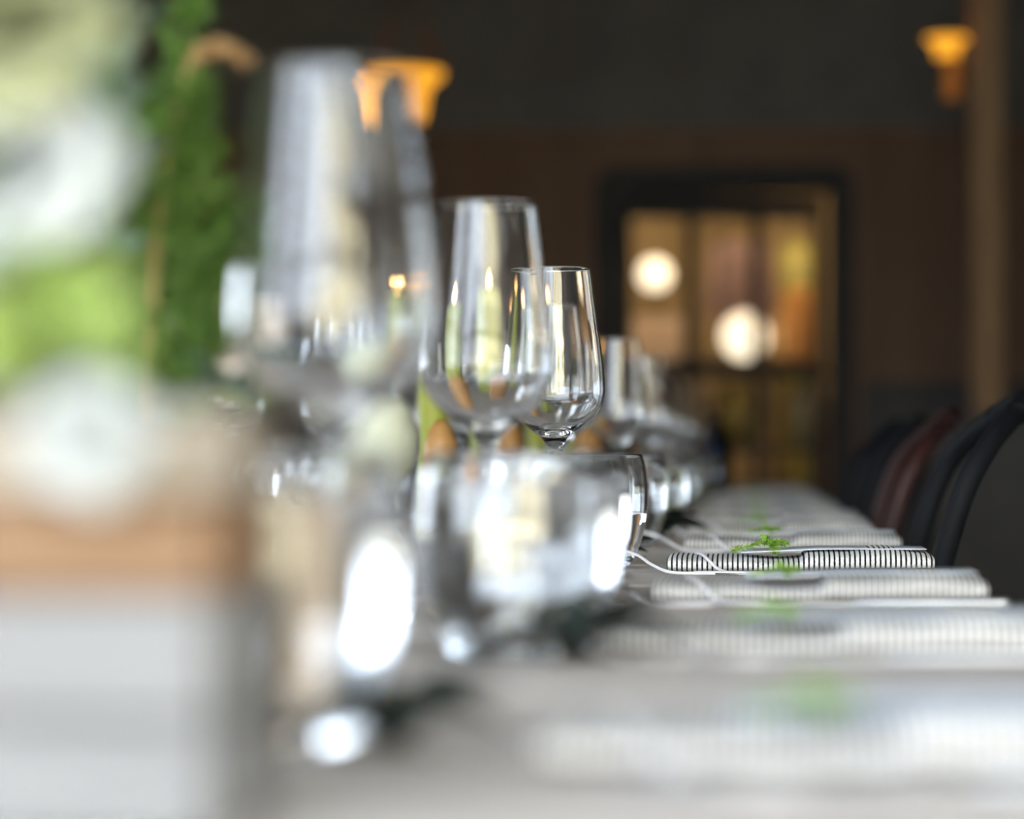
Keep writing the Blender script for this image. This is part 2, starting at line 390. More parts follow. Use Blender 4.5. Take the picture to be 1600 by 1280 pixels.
MB().tube([(0.02, 0, -0.09), (0.05, 0, -0.10), (0.097, 0, -0.07)], 0.009, 8).build('bracket', M_BRASS, l2)

# adjoining room seen through the glazed door
def globe_lamp(label, loc, r, standh):
    t = thing('globe_lamp', label, 'lamp', loc)
    MB().lathe([(0, -r)] + [(r*math.sin(math.pi*k/16), -r*math.cos(math.pi*k/16)) for k in range(1, 16)] + [(0, r)], 32).build('globe', M_GLOBE, t)
    MB().lathe([(0, -r-standh), (.08, -r-standh), (.08, -r-standh+.015), (.014, -r-standh+.03), (.014, -r-.005), (.04, -r+.02), (0, -r+.02)], 24).build('stand', M_BRASS, t)
    return t
SY = 15.6
cl = thing('added_fill_lamp', 'small warm unseen lamp added to light the room behind the glazed door', 'lamp', (0.1, 15.0, ZC-.32))  # unseen lamp, added only to brighten the contents of this room
MB().lathe([(0, 0), (.06, .01), (.11, .05), (.13, .11), (.12, .115), (.1, .06), (.05, .02), (0, .015)], 32).build('shade', M_AMBERDIM, cl)
MB().tube([(0, 0, .02), (0, 0, .319)], .006, 8).build('cord', M_BLACK, cl)
pl = bpy.data.lights.new('added_fill_light', 'POINT'); pl.energy = 380; pl.color = (1, .76, .46); pl.shadow_soft_size = .06
plo = bpy.data.objects.new('added_fill_light', pl); col.objects.link(plo); plo.parent = cl; plo.location = (0, 0, .2)
sh = thing('shelf_unit', 'dark shelf unit standing in the lit room behind the glazed door', 'shelf', (-0.1, SY, 0))
for z in (0.5, 0.9, 1.30): MB().box(-0.75, 0.75, -0.16, 0.16, z-0.035, z, 0.004).build('shelf_board', M_BLACK, sh, False)
for x in (-0.75, 0.25, 0.72): MB().box(x-.02, x+.02, -.14, .14, 0, 1.29).build('upright', M_BLACK, sh, False)
hb = thing('tall_cabinet', 'pale narrow cabinet behind the left panes of the glazed door', 'cabinet', (-0.52, 16.4, 0))
MB().box(-.16, .16, -.15, .15, 0, 1.62, 0.006).build('body', mat('pale_cabinet', (.62, .5, .38), (.7, .58, .46), .7, 5), hb, False)
MB().box(-.14, .14, -.165, -.15, .1, 1.55, 0.004).build('cabinet_door', mat('pale_cabinet', (.62, .5, .38)), hb, False)
MB().tube([(.1, -.17, .9), (.1, -.19, .92), (.1, -.19, 1.05), (.1, -.17, 1.07)], .006, 6).build('handle', M_BRASS, hb)
globe_lamp('glowing round lamp on the pale cabinet behind the left door panes', (-0.51, 16.4, 1.62+.16+.09), 0.09, 0.16)
globe_lamp('glowing round lamp on the shelf behind the middle door panes', (0.0, SY, 1.30+.125+.06), 0.125, 0.06)
def vase(name, label, loc, prof, m):
    t = tag(MB().lathe(prof, 32).build(name, m, loc=loc), label, 'vase'); return t
vase('vase', 'orange jar on the shelf behind the right door panes', (0.29, SY, 1.30), [(0, 0), (.07, 0), (.11, .06), (.115, .30), (.09, .40), (.09, .44), (.075, .44), (.07, .4), (.09, .28), (.08, .02), (0, .02)], M_ORANGE)
vase('vase', 'tall olive vase behind the right door panes, above the orange jar', (0.31, 16.6, 0.0), [(0, 0), (.10, 0), (.13, .3), (.11, .9), (.12, 1.4), (.13, 1.9), (.10, 2.05), (.09, 2.05), (.11, 1.8), (.09, .9), (.08, .03), (0, .03)], M_OLIVE)
vase('vase', 'olive yellow pot on the lower shelf behind the middle door panes', (-0.03, SY, 0.90), [(0, 0), (.1, 0), (.14, .1), (.14, .26), (.11, .34), (.09, .34), (.12, .24), (.1, .03), (0, .03)], M_OLIVE)
vase('vase', 'grey green pot on the lower shelf behind the right door panes', (0.33, SY, 0.90), [(0, 0), (.07, 0), (.1, .1), (.1, .26), (.07, .34), (.06, .34), (.08, .24), (.07, .03), (0, .03)], M_GREYGREEN)
dr = thing('hanging_coat', 'mauve cloth hanging behind the upper middle door panes', 'cloth', (-0.02, 16.2, 0))
def drape(u, q):
    return ((u-.5)*.42*(1-.25*q), .05*math.sin(u*22)*(1-.4*q), 1.62 + .42*q)
g = MB().grid(drape, 40, 10); n0 = len(g.v)
g.grid(lambda u, q: (drape(u, q)[0], drape(u, q)[1]+.02, drape(u, q)[2]), 40, 10)
g.build('cloth', M_MAUVE, dr)
MB().tube([(-.16, .01, 2.04), (0, .01, 2.1), (.16, .01, 2.04)], .01, 6).tube([(0, .01, 2.1), (0, .01, ZC-0.002)], .006, 6).build('hanger', M_BRASS, dr)

# ------------------------------------------------------------------ the long table
X0, X1, TY0, TY1 = -0.86, 0.161, 0.15, 9.35
tb = thing('long_table', 'long table of weathered grey planks set for a dinner', 'table', ((X0+X1)/2, (TY0+TY1)/2, 0))
PW = 0.20
pm = MB().box(-(X1-X0)/2, (X1-X0)/2, -PW/2+.0015, PW/2-.0015, TZ-.035, TZ, 0.002).me('plank', M_PLANK, False)
npl = int(round((TY1-TY0)/PW))
for i in range(npl):
    obj('plank', pm, tb, (random.uniform(-.002, .002), -(TY1-TY0)/2 + PW*(i+.5), -random.uniform(0, .0012)))
hw, hl = (X1-X0)/2, (TY1-TY0)/2
for sx in (-1, 1): MB().box(sx*(hw-.16)-.015, sx*(hw-.16)+.015, -hl+.1, hl-.1, TZ-.125, TZ-.038).build('apron', M_LEGWOOD, tb, False)
lm = MB().box(-.035, .035, -.035, .035, 0, TZ-.038, .004).me('leg', M_LEGWOOD, False)
for sx in (-1, 1):
    for yy in (-hl+.15, -hl/3, hl/3, hl-.15): obj('leg', lm, tb, (sx*(hw-.16), yy, 0))

# ------------------------------------------------------------------ glasses
def rev(prof): return prof
bowl_o = [(0.0, .0985), (.0035, .0988), (.0062, .1015), (.0085, .1065), (.0135, .1120), (.0215, .1180), (.0310, .1255), (.0375, .1340), (.0404, .1440), (.0408, .1530), (.0398, .1680), (.0378, .1860), (.0350, .2060), (.0322, .2280), (.0298, .2470)]
rim = [(.0296, .2482), (.0290, .2486), (.0285, .2482)]
bowl_i = [(.0287, .2470), (.0311, .2280), (.0339, .2060), (.0367, .1860), (.0387, .1680), (.0396, .1530), (.0392, .1445), (.0362, .1352), (.0298, .1272), (.0208, .1206), (.0120, .1160), (.0055, .1138), (0.0, .1132)]
def dense(pr, k=3):
    P = spline([(r, 0, z) for r, z in pr], k); return [(max(p.x, 0), p.z) for p in P]
def dense_fix(pr, k=3):
    d_ = dense(pr, k)
    if pr[0][0] == 0: d_[0] = (0, pr[0][1])
    if pr[-1][0] == 0: d_[-1] = (0, pr[-1][1])
    return d_
bowl_prof = dense_fix(bowl_o) + rim + dense_fix(bowl_i)
stem_prof = dense_fix([(0, .0075), (.0055, .0078), (.0042, .014), (.0036, .03), (.0034, .06), (.0037, .085), (.0046, .095), (.0058, .1012), (0, .1035)], 3)
foot_prof = dense_fix([(0, 0), (.034, 0), (.0362, .0009), (.0358, .0020), (.028, .0032), (.014, .0050), (.0065, .0080), (.0048, .0105), (0, .0115)], 3)
me_bowl = MB().lathe(bowl_prof, 72).me('bowl', M_GLASS); me_stem = MB().lathe(stem_prof, 32).me('stem', M_GLASS); me_foot = MB().lathe(foot_prof, 56).me('foot', M_GLASS)
def wine_glass(x, y, label, s=1.0):
    t = thing('wine_glass', label, 'wine glass', (x, y, TZ+.0006), random.uniform(0, 6), 'wine glasses along the table')
    obj('bowl', me_bowl, t, scale=(s,)*3); obj('stem', me_stem, t, scale=(s,)*3); obj('foot', me_foot, t, scale=(s,)*3)
tum_o = [(0, 0), (.020, 0), (.0300, .0006), (.0342, .0040), (.0385, .0120), (.0435, .0250), (.0470, .0400), (.0482, .0540), (.0481, .0700), (.0466, .0850), (.0442, .0950)]
tum_r = [(.0438, .0962), (.0430, .0966), (.0422, .0962)]
tum_i = [(.0420, .0950), (.0444, .0850), (.0458, .0700), (.0459, .0540), (.0447, .0400), (.0412, .0260), (.0360, .0165), (.0290, .0120), (.015, .0108), (0, .0106)]
tum_prof = dense_fix(tum_o) + tum_r + dense_fix(tum_i)
wat = [(0, .0104), (.015, .0106), (.0292, .0118), (.0362, .0163), (.0414, .0259), (.0449, .0400), (.0457, .0462), (.0459, .0476), (.0440, .0470), (.030, .0468), (0, .0468)]
wat2 = wat[:6] + [(.0461, .054), (.0460, .070), (.0452, .0800), (.0449, .0826), (.043, .0819), (.03, .0817), (0, .0817)]
me_wat2 = MB().lathe(dense_fix(wat2[:10])+wat2[10:], 72).me('water', M_WATER)
me_tum = MB().lathe(tum_prof, 72).me('glass_body', M_GLASS); me_wat = MB().lathe(dense_fix(wat[:8])+wat[8:], 72).me('water', M_WATER)
def tumbler(x, y, label, full=True):
    t = thing('tumbler', label, 'tumbler', (x, y, TZ+.0006), random.uniform(0, 6), 'water tumblers along the table')
    obj('glass_body', me_tum, t); obj('water', me_wat2 if full else me_wat, t)

ordn = ['nearest', 'second', 'third', 'fourth', 'fifth', 'sixth', 'seventh', 'eighth', 'ninth']
WG = [(-.162, 1.14, 'very blurred wine glass nearest the camera, tallest in the picture'),
      (-.156, 1.75, 'blurred wine glass second from the camera, in front of the green candles'),
      (-.155, 2.36, 'sharp clear wine glass in focus, behind the water tumblers'),
      (-.189, 2.95, 'wine glass seen through the bowl of the sharp wine glass'),
      (-.168, 3.82, 'fifth wine glass from the camera, just right of the sharp one'),
      (-.151, 4.47, 'sixth wine glass from the camera, right of the fifth'),
      (-.150, 5.25, 'seventh wine glass from the camera in the right row'),
      (-.140, 6.10, 'eighth wine glass from the camera in the right row'),
      (-.120, 6.95, 'farthest wine glass of the right row')]
for x, y, lb in WG: wine_glass(x, y, lb)
TU = [(-.160, .95, 'very blurred water tumbler nearest the camera at lower left'),
      (-.107, 1.37, 'large blurred water tumbler with bright right edge in the middle foreground'),
      (-.125, 1.95, 'water tumbler overlapped by the large blurred one, behind it'),
      (-.131, 2.46, 'sharp water tumbler in focus beside the striped napkin'),
      (-.130, 3.06, 'fifth water tumbler from the camera, just past the sharp one'),
      (-.118, 3.55, 'sixth water tumbler from the camera in the right row'),
      (-.118, 4.14, 'seventh water tumbler from the camera in the right row'),
      (-.112, 4.85, 'eighth water tumbler from the camera in the right row'),
      (-.112, 5.60, 'ninth water tumbler from the camera in the right row'),
      (-.105, 6.45, 'farthest water tumbler of the right row')]
for x, y, lb in TU: tumbler(x, y, lb, 'sharp water' not in lb)
for i, y in enumerate((2.93, 3.65, 4.35, 5.1, 5.9)):
    wine_glass(-.53 + .01*(i % 2), y, 'wine glass across the table in the left row, %s from the camera' % ordn[i])
for i, y in enumerate((3.3, 4.0, 4.7, 5.5)):
    tumbler(-.57, y, 'water tumbler across the table in the left row, %s from the camera' % ordn[i])

# ------------------------------------------------------------------ place settings
def rr_section(dy, h, n=14, e=3.2, sag=0.0):
    pts = []
    for k in range(n*4):
        a = 2*math.pi*k/(n*4); c_, s_ = math.cos(a), math.sin(a)
        pts.append((dy/2*math.copysign(abs(c_)**(2/e), c_), h/2 + h/2*math.copysign(abs(s_)**(2/e), s_)))
    return pts
def napkin_layer(x0, x1, y0, y1, z0, h, seed, nx=30, grow=False):
    rnd = random.Random(seed); ph = rnd.uniform(0, 6)
    sec = rr_section(y1-y0, h); n = len(sec); v = []
    for i in range(nx+1):
        t = i/nx; x = x0 + (x1-x0)*t
        end = min(t, 1-t)*(x1-x0); sh_ = 1 - .35*math.exp(-end/.0025)
        for (y, z) in sec:
            zz = (z-h/2)*sh_ + h/2
            kk = min(1, max(0, (x-.000)/.006)); zz *= 1 + .42*kk*kk*(3-2*kk)
            wz = .0011*math.sin(t*9+ph)*(zz/h) + .0006*math.sin(t*23+ph*2)
            v.append((x, (y0+y1)/2 + y*(1 if 0 < i < nx else .985) + .0012*math.sin(t*7+ph), z0 + zz + wz*(zz/h)))
    f = [(i*n+k, (i+1)*n+k, (i+1)*n+(k+1) % n, i*n+(k+1) % n) for i in range(nx) for k in range(n)]
    f.append(tuple(range(n))); f.append(tuple(nx*n+k for k in range(n))[::-1])
    return v, f
NL = .216
vb, fb = napkin_layer(-NL/2, NL/2, 0, .125, 0, .0127, 1, 72)
me_nb = mesh('striped_napkin', vb, fb, M_STRIPE)
cardv = MB().grid(lambda u, q: (-.048 + u*.150, .012 + q*.075, .0162 + .0030*min(1, u*2.2) + .0003*q), 12, 3)
nn = len(cardv.v)
cv = [(x, y, z) for x, y, z in cardv.v] + [(x, y, z+.0007) for x, y, z in cardv.v]
cf = [q[::-1] for q in cardv.f] + [tuple(i+nn for i in q) for q in cardv.f]
bd = [i for i in range(13)] + [13*j+12 for j in range(1, 4)] + [39+i for i in range(11, -1, -1)] + [13*j for j in range(2, 0, -1)]
for a, b in zip(bd, bd[1:]+bd[:1]): cf.append((a, b, b+nn, a+nn))
me_card = mesh('menu_card', cv, cf, M_CARD)

def needle(mb, p, d, ln, wd, rnd):
    d = Vector(d).normalized(); s = d.cross(Vector((rnd.uniform(-1, 1), rnd.uniform(-1, 1), rnd.uniform(-1, 1)))).normalized()
    nrm = d.cross(s); p = Vector(p)
    mb.add([p, p+d*ln*.45+s*wd, p+d*ln, p+d*ln*.45-s*wd, p+d*ln*.45+nrm*wd*.5], [(0, 1, 4), (1, 2, 4), (2, 3, 4), (3, 0, 4)])
def sprig_meshes(seed):
    rnd = random.Random(seed); st, lf = MB(), MB()
    branches = [[(-.034, .0, .001), (-.020, .002, .006), (-.006, .0, .0105), (.003, -.002, .011)],
                [(-.006, 0, .0105), (-.001, -.004, .009), (.001, -.006, .005), (.002, -.007, .001)],
                [(-.004, 0, .0105), (-.006, .004, .014), (-.007, .008, .016)],
                [(.000, 0, .0105), (.006, .003, .011), (.010, .006, .009)]]
    for bi, b in enumerate(branches):
        P = spline(b, 8); st.tube(P, [.0007*(1-.5*i/len(P)) for i in range(len(P))], 6)
        for i, p in enumerate(P):
            t = (P[min(i+1, len(P)-1)]-P[max(i-1, 0)]).normalized()
            for k in range(6):
                q = Vector((rnd.gauss(0, 1), rnd.gauss(0, 1), rnd.gauss(0, 1)+.3)); q = (q - t*q.dot(t)).normalized()
                needle(lf, p + t*rnd.uniform(-.001, .001), q + t*.6, rnd.uniform(.0042, .0066), .0008, rnd)
    return st.me('stem', M_STEM), lf.me('needles', M_SPRIG, False)
sp = [sprig_meshes(s) for s in (3, 4, 5)]
knife_b = MB()
def blade(u, q): 
    return None
kb = [(-.105, 0), (-.07, .0095), (-.02, .0105), (.0, .008), (.0, -.006), (-.02, -.0065), (-.08, -.0065)]
nvk = len(kb)
knife_b.add([(x, y, .0018) for x, y in kb] + [(x, y, .0032) for x, y in kb], [tuple(range(nvk))[::-1], tuple(range(nvk, 2*nvk))] + [(i, (i+1) % nvk, (i+1) % nvk+nvk, i+nvk) for i in range(nvk)])
me_kb = knife_b.me('blade', M_STEEL, False)
hp = spline([(-.002, 0, .0026), (.012, 0, .0028), (.04, 0, .003), (.08, 0, .0033), (.098, 0, .0033)], 5)
me_kh = MB().tube(hp, [.0018+.0014*min(1, i/8)-(.0015 if i == len(hp)-1 else 0) for i in range(len(hp))], 12).me('handle', M_STEEL)
def twine_mesh(seed, which):
    rnd = random.Random(seed); j = lambda a: rnd.uniform(-a, a)
    if which == 0:
        pts = [(-.152+j(.003), .060, .018), (-.134, .035, .014), (-.120, .002, .007), (-.105, -.022, .002), (-.085, -.034+j(.002), .0014), (-.068, -.034, .0014)]
    else:
        pts = [(-.085, .052, .0148), (-.079, .014, .0146), (-.073, -.003, .010), (-.066, -.012, .004), (-.056, -.026, .0016), (-.042, -.036+j(.002), .0014), (-.03, -.035, .0014), (-.01, -.018, .0014), (.01, -.012, .0014)]
    return MB().tube(spline(pts, 8), .00135, 8).me('twine', M_TWINE)
def leaf_mesh(name, m, ln, wd, fold=.25, curl=.3, nu=4, nv=9, thick=.0004):
    def fn(u, q):
        s = (u-.5)*2; ww = wd*math.sin(math.pi*min(1, q*.97+.02))**.8
        return (s*ww, q*ln, abs(s)*ww*fold + curl*ln*q*(1-q)*1.2 - curl*ln*q*q*.5)
    mb = MB().grid(fn, nu, nv); n = len(mb.v); base = list(mb.f)
    mb.v += [(x, y, z-thick) for x, y, z in mb.v[:n]]; mb.f += [tuple(i+n for i in q)[::-1] for q in base]
    return mb.me(name, m)
me_dleaf = leaf_mesh('leaf', M_DARKLEAF, .052, .0135, .5, .35)

SET = [(.865, 'nearest the camera, at the bottom edge'), (1.372, 'second from the camera, broad and blurred'), (1.872, 'just in front of the sharp one'),
       (2.356, 'in sharp focus'), (2.90, 'just behind the sharp one'), (3.42, 'sixth from the camera'), (3.93, 'seventh from the camera'),
       (4.43, 'eighth from the camera'), (4.95, 'ninth from the camera'), (5.5, 'tenth from the camera'), (6.1, 'eleventh from the camera'), (6.7, 'farthest from the camera')]
for i, (y, where) in enumerate(SET):
    rnd = random.Random(50+i); dx = 0 if i == 3 else rnd.uniform(-.003, .003); rz = 0.0 if i == 3 else rnd.uniform(-.012, .012)
    nx = .044+dx
    tag(obj('striped_napkin', me_nb, None, (nx, y, TZ+.0005), (0, 0, rz)), 'folded black and white striped napkin ' + where, 'napkin', 'striped napkins along the right table edge')
    c_ = obj('menu_card', me_card, loc=(nx, y, TZ+.0005), rot=(0, 0, rz)); tag(c_, 'pale card lying on the striped napkin ' + where, 'card', 'cards on the napkins')
    s = thing('herb_sprig', 'green herb sprig resting on the striped napkin ' + where, 'herb sprig', (nx-.022+rnd.uniform(-.004, .004)*(i != 3), y+.022, TZ+.0172), 0 if i == 3 else rnd.uniform(-.5, .5), 'herb sprigs on the napkins')
    st, lf = sp[i % 3]; ss = 1.0 if i == 3 else .72 if i < 6 else .55
    obj('stem', st, s, scale=(ss, ss, ss*.72)); n_ = obj('needles', lf, s, scale=(ss, ss, ss*.72)); n_['kind'] = 'stuff'
    if i < 9:
        k = thing('table_knife', 'silver table knife in front of the striped napkin ' + where, 'knife', (nx+.020, y-.034, TZ+.0006), R(-2.5)+rz, 'knives beside the napkins')
        obj('blade', me_kb, k); obj('handle', me_kh, k)
        tw_ = obj('twine', twine_mesh(i, 1), loc=(nx, y, TZ+.0006)); tag(tw_, 'white twine over the striped napkin ' + where, 'twine', 'white twine on the napkins')
        if i != 0:
            tw2 = obj('twine', twine_mesh(i+40, 0), loc=(nx, y, TZ+.0006)); tag(tw2, 'loose twine end left of the striped napkin ' + where, 'twine', 'loose twine beside the napkins')
for i, (x, y, where) in enumerate([(-.106, .895, 'right of the nearest tumbler'), (-.068, 1.305, 'in front of the large blurred tumbler'), (-.086, 1.86, 'seen behind the large blurred tumbler'),
                             (-.100, 2.62, 'behind the sharp tumbler'), (-.088, 3.20, 'beyond the sharp napkin, showing clearest'), (-.09, 3.8, 'small in the distance, farthest')]):
    rnd = random.Random(80+i); ls = (.9, 1.05, .5, .55, 1.1, .8)[i]
    t = thing('dark_leaf_sprig', 'dark glossy leaf sprig on the table, ' + where, 'leaves', (x, y, TZ+.001), rnd.uniform(-.4, .4), 'dark leaf sprigs between tumblers and napkins')
    for k, (a, px, pz, tilt) in enumerate([(-80, -.012, .004, 18), (70, .0, .003, 12), (-60, -.006, .008, 30), (20, -.004, .004, 34)]):
        obj('leaf', me_dleaf, t, (px, rnd.uniform(-.008, .008), pz), (R(tilt), R(rnd.uniform(-25, 25)), R(a+rnd.uniform(-12, 12))), (rnd.uniform(.85, 1.1)*ls,)*3)
    MB().tube(spline([(-.02, 0, .002), (-.005, .002, .004), (.01, 0, .003)], 5), .0012, 6).build('stem', M_LEGWOOD, t)

# ------------------------------------------------------------------ candles and turned wood
def candle(x, y, h, r, label):
    t = thing('pillar_candle', label, 'candle', (x, y, TZ+.0005), 0, 'olive green candles along the table middle')
    MB().lathe([(0, 0), (r, 0), (r*1.0, .004), (r, h-.006), (r*.95, h-.001), (r*.8, h), (r*.55, h-.004), (0, h-.005)], 40).build('wax', M_CANDLE, t)
    MB().tube([(0, 0, h-.006), (.0006, 0, h+.004), (0, 0, h+.009)], .0009, 6).build('wick', M_WICK, t)
    MB().lathe(dense_fix([(0, h+.003), (.0045, h+.006), (.0058, h+.011), (.0042, h+.017), (.0015, h+.022), (0, h+.025)], 3), 20).build('flame', M_FLAME, t)
candle(-.352, 3.27, .268, .018, 'short olive green candle seen between the two nearest wine glasses')
candle(-.350, 3.98, .325, .026, 'tall olive green candle behind the second wine glass')
candle(-.300, 4.20, .315, .016, 'slim olive green candle just right of the tall one behind the second glass')
candle(-.33, 5.3, .29, .018, 'distant olive green candle behind the sharp wine glass')
def turned(x, y, h, r, label):
    t = thing('turned_wood_ornament', label, 'ornament', (x, y, TZ+.0005), 0, 'turned wooden ornaments along the table middle')
    pr = [(0, 0), (.9*r, 0), (r, .03*h)]
    nb = 6
    for k in range(nb):
        z0 = h*(.05 + .62*k/nb); z1 = h*(.05+.62*(k+1)/nb); rr = r*(1-.05*k/nb)
        pr += [(rr*.86, z0), (rr, z0+(z1-z0)*.25), (rr*1.02, (z0+z1)/2), (rr, z0+(z1-z0)*.78), (rr*.86, z1-.0004)]
    MB().lathe(pr + [(r*.8, .67*h), (0, .67*h)], 36).build('ringed_body', M_TURNED, t)
    MB().lathe([(0, .67*h), (r*.82, .67*h), (r*.92, .72*h), (r*.86, .82*h), (r*.6, .93*h), (r*.25, .99*h), (0, h)], 36).build('domed_top', M_TURNED, t)
turned(-.300, 3.66, .146, .021, 'honey brown ringed wooden ornament with domed top left of the sharp glass stem')
turned(-.286, 2.72, .130, .018, 'honey brown ringed wooden ornament behind the pale round bud')
turned(-.255, 4.75, .150, .026, 'honey brown ringed wooden ornament right of the sharp glass stem')
bb = tag(MB().lathe(dense_fix([(0, 0), (.034, 0), (.037, .006), (.037, .12), (.030, .15), (.014, .175), (.013, .215), (.015, .22)], 3) + dense_fix([(.012, .22), (.0105, .215), (.011, .176), (.027, .148), (.034, .12), (.034, .01), (0, .008)], 3), 40).build('bottle', M_BLUEGLASS, loc=(-.072, 7.45, TZ+.0005)), 'dark blue glass bottle far down the table', 'bottle')

# ------------------------------------------------------------------ flowers and planter crate
CX0, CX1, CY0, CY1, CH = -.44, -.130, .70, .775, .107
cr = thing('planter_crate', 'slatted wooden planter crate of tan and pale boards at lower left', 'planter', ((CX0+CX1)/2, (CY0+CY1)/2, TZ+.0005))
cw, cd = (CX1-CX0)/2, (CY1-CY0)/2
for z0, z1, m_ in ((.001, .030, M_SLAT_LOW), (.0315, .0605, M_SLAT_LOW), (.062, .0845, M_SLAT_MID), (.086, .107, M_SLAT_TOP)):
    for s in (-1, 1):
        MB().box(-cw, cw, s*cd-.005, s*cd+.005, z0, z1, .0015).build('slat', m_, cr, False)
        MB().box(s*cw-.005, s*cw+.005, -cd+.0055, cd-.0055, z0, z1, .0015).build('slat', m_, cr, False)
for sx in (-1, 1):
    for sy in (-1, 1): MB().box(sx*(cw-.014)-.008, sx*(cw-.014)+.008, sy*(cd-.014)-.008, sy*(cd-.014)+.008, 0, .104, .001).build('corner_post', M_SLAT_MID, cr, False)
MB().box(-cw+.0055, cw-.0055, -cd+.0055, cd-.0055, .004, .085).build('soil', M_SOIL, cr, False)

PX, PY = -.285, 1.36
pot = thing('clay_pot', 'tan clay pot holding the fern behind the nearest tumbler', 'pot', (PX, PY, TZ+.0005))
MB().lathe(dense_fix([(0, 0), (.027, 0), (.029, .002), (.036, .07), (.037, .074)], 3) + [(.0405, .075), (.041, .078), (.041, .091), (.040, .093), (.037, .093), (.0355, .09)] + [(.033, .07), (.026, .006), (0, .006)], 40).build('pot_body', mat('tan_clay', (.44, .33, .22), (.52, .41, .29), .8, 30, bump=.3), pot)
MB().lathe([(0, .060), (.031, .060), (.0335, .078), (.02, .082), (0, .084)], 32).build('soil', M_SOIL, pot)
me_lime = leaf_mesh('leaf', M_LIME, .034, .0125, .3, .35); me_sage = leaf_mesh('leaf', M_SAGE, .036, .014, .15, .2)
def bloom_mesh(name, m, rad, npet, seed, closed=.0):
    rnd = random.Random(seed); mb = MB()
    for k in range(npet):
        t = k/npet; a = k*2.39996; rr = rad*(.25+.75*t); open_ = R(20+75*t)*(1-closed)
        wd = rr*(.55+.3*t); ln = rad*(.9+.35*t)
        ca, sa = math.cos(a), math.sin(a)
        def fn(u, q, rr=rr, open_=open_, wd=wd, ln=ln, ca=ca, sa=sa, t=t):
            s = (u-.5)*2
            ang = open_*(q**1.2)
            out = rr*.35 + ln*q*math.sin(ang)*.75 - .18*rr*s*s*(.4+q)
            up = -rad*.5*t + ln*q*math.cos(ang*.8) - .1*ln*(q**4)*t
            side = s*wd*math.sin(math.pi*(.12+.8*q)*.85+.1)**.7
            return (out*ca - side*sa, out*sa + side*ca, up)
        mb.grid(fn, 5, 5)
    return mb.me(name, m)
def flower(name, label, head, rad, m, base, seed, tilt=(0, 0, 0), npet=22, cat='flower', leaves=2, closed=0.0, lm_=None):
    t = thing(name, label, cat, base)
    hd = Vector(head) - Vector(base)
    P = spline([(0, 0, 0), (hd.x*.25, hd.y*.25, hd.z*.55), (hd.x*.75, hd.y*.75, hd.z*.9), tuple(hd)], 6)
    MB().tube(P, .0016, 8).build('stem', M_STEM, t)
    obj('bloom', bloom_mesh('bloom', m, rad, npet, seed, closed), t, tuple(hd), tilt)
    rnd = random.Random(seed)
    for k in range(leaves):
        p = P[int(len(P)*(.35+.25*k))]
        obj('leaf', lm_ or me_lime, t, tuple(p), (R(rnd.uniform(10, 40)), 0, R(rnd.uniform(0, 360))))
    return t
ZS = TZ + .086
VX, VY, VZ = -.215, .737, TZ+.08
flower('white_flower', 'large white flower head at the left edge above the lime leaves', (-.188, .735, TZ+.168), .024, M_WHITEPETAL, (VX-.01, VY, VZ), 11, (R(60), 0, R(-15)), 30)
flower('white_flower', 'white flower drooping over the front of the planter crate', (-.155, .678, TZ+.101), .0135, M_WHITEPETAL, (VX+.03, VY-.01, VZ), 12, (R(75), 0, R(5)), 24, leaves=0)
flower('cream_flower', 'cream yellow flower at the top left corner', (-.190, .74, TZ+.205), .026, M_CREAMPETAL, (VX-.02, VY+.01, VZ), 13, (R(50), 0, 0), 26)
flower('blush_flower', 'blush coloured flower low beside the fern', (-.255, 1.40, TZ+.150), .026, M_BLUSH, (PX+.01, PY+.01, TZ+.08), 14, (R(55), 0, R(20)), 26)
flower('white_flower', 'small white blossom among the lime green leaves', (-.163, .715, TZ+.131), .0075, M_WHITEPETAL, (VX+.018, VY+.005, VZ), 15, (R(60), 0, 0), 16, leaves=1)
flower('white_flower', 'small white blossom low at the left edge among lime leaves', (-.181, .70, TZ+.117), .008, M_WHITEPETAL, (VX-.005, VY-.012, VZ), 16, (R(60), 0, 0), 16, leaves=1)
def leafy(label, base, tip, n, lmesh, seed, name='leafy_branch', cat='branch', spread=1.0, smin=.7, smax=1.1):
    t = thing(name, label, cat, base); rnd = random.Random(seed); hd = Vector(tip)-Vector(base)
    P = spline([(0, 0, 0), (hd.x*.2, hd.y*.2, hd.z*.55), (hd.x*.7, hd.y*.7, hd.z*.95), tuple(hd)], 10)
    MB().tube(P, [.0017*(1-.6*i/len(P)) for i in range(len(P))], 8).build('stem', M_STEM, t)
    for k in range(n):
        p = P[int((len(P)-1)*(.35+.65*k/max(1, n-1)))]
        obj('leaf', lmesh, t, tuple(p), (R(rnd.uniform(-10, 60)), R(rnd.uniform(-20, 20)), k*2.4+rnd.uniform(-.3, .3)), (rnd.uniform(smin, smax),)*3)
leafy('lime green leafy branch leaning forward at the left edge', (VX+.015, VY, VZ), (-.164, .690, TZ+.123), 14, me_lime, 21)
leafy('lime green leafy branch low at the left edge beside the drooping white flower', (VX, VY-.012, VZ), (-.182, .680, TZ+.112), 14, me_lime, 22)
leafy('lime green leafy branch pointing up below the large white flower', (VX+.02, VY+.01, VZ), (-.168, .695, TZ+.132), 10, me_lime, 23)
leafy('sage green eucalyptus sprig spilling over the front of the clay pot', (PX+.005, PY-.01, TZ+.08), (-.225, 1.27, TZ+.125), 9, me_sage, 24, 'eucalyptus_sprig', 'eucalyptus', smin=.6, smax=.9)
leafy('sage green eucalyptus sprig spilling right from the clay pot towards the nearest wine glass', (PX+.012, PY, TZ+.08), (-.215, 1.33, TZ+.122), 8, me_sage, 25, 'eucalyptus_sprig', 'eucalyptus', smin=.5, smax=.8)
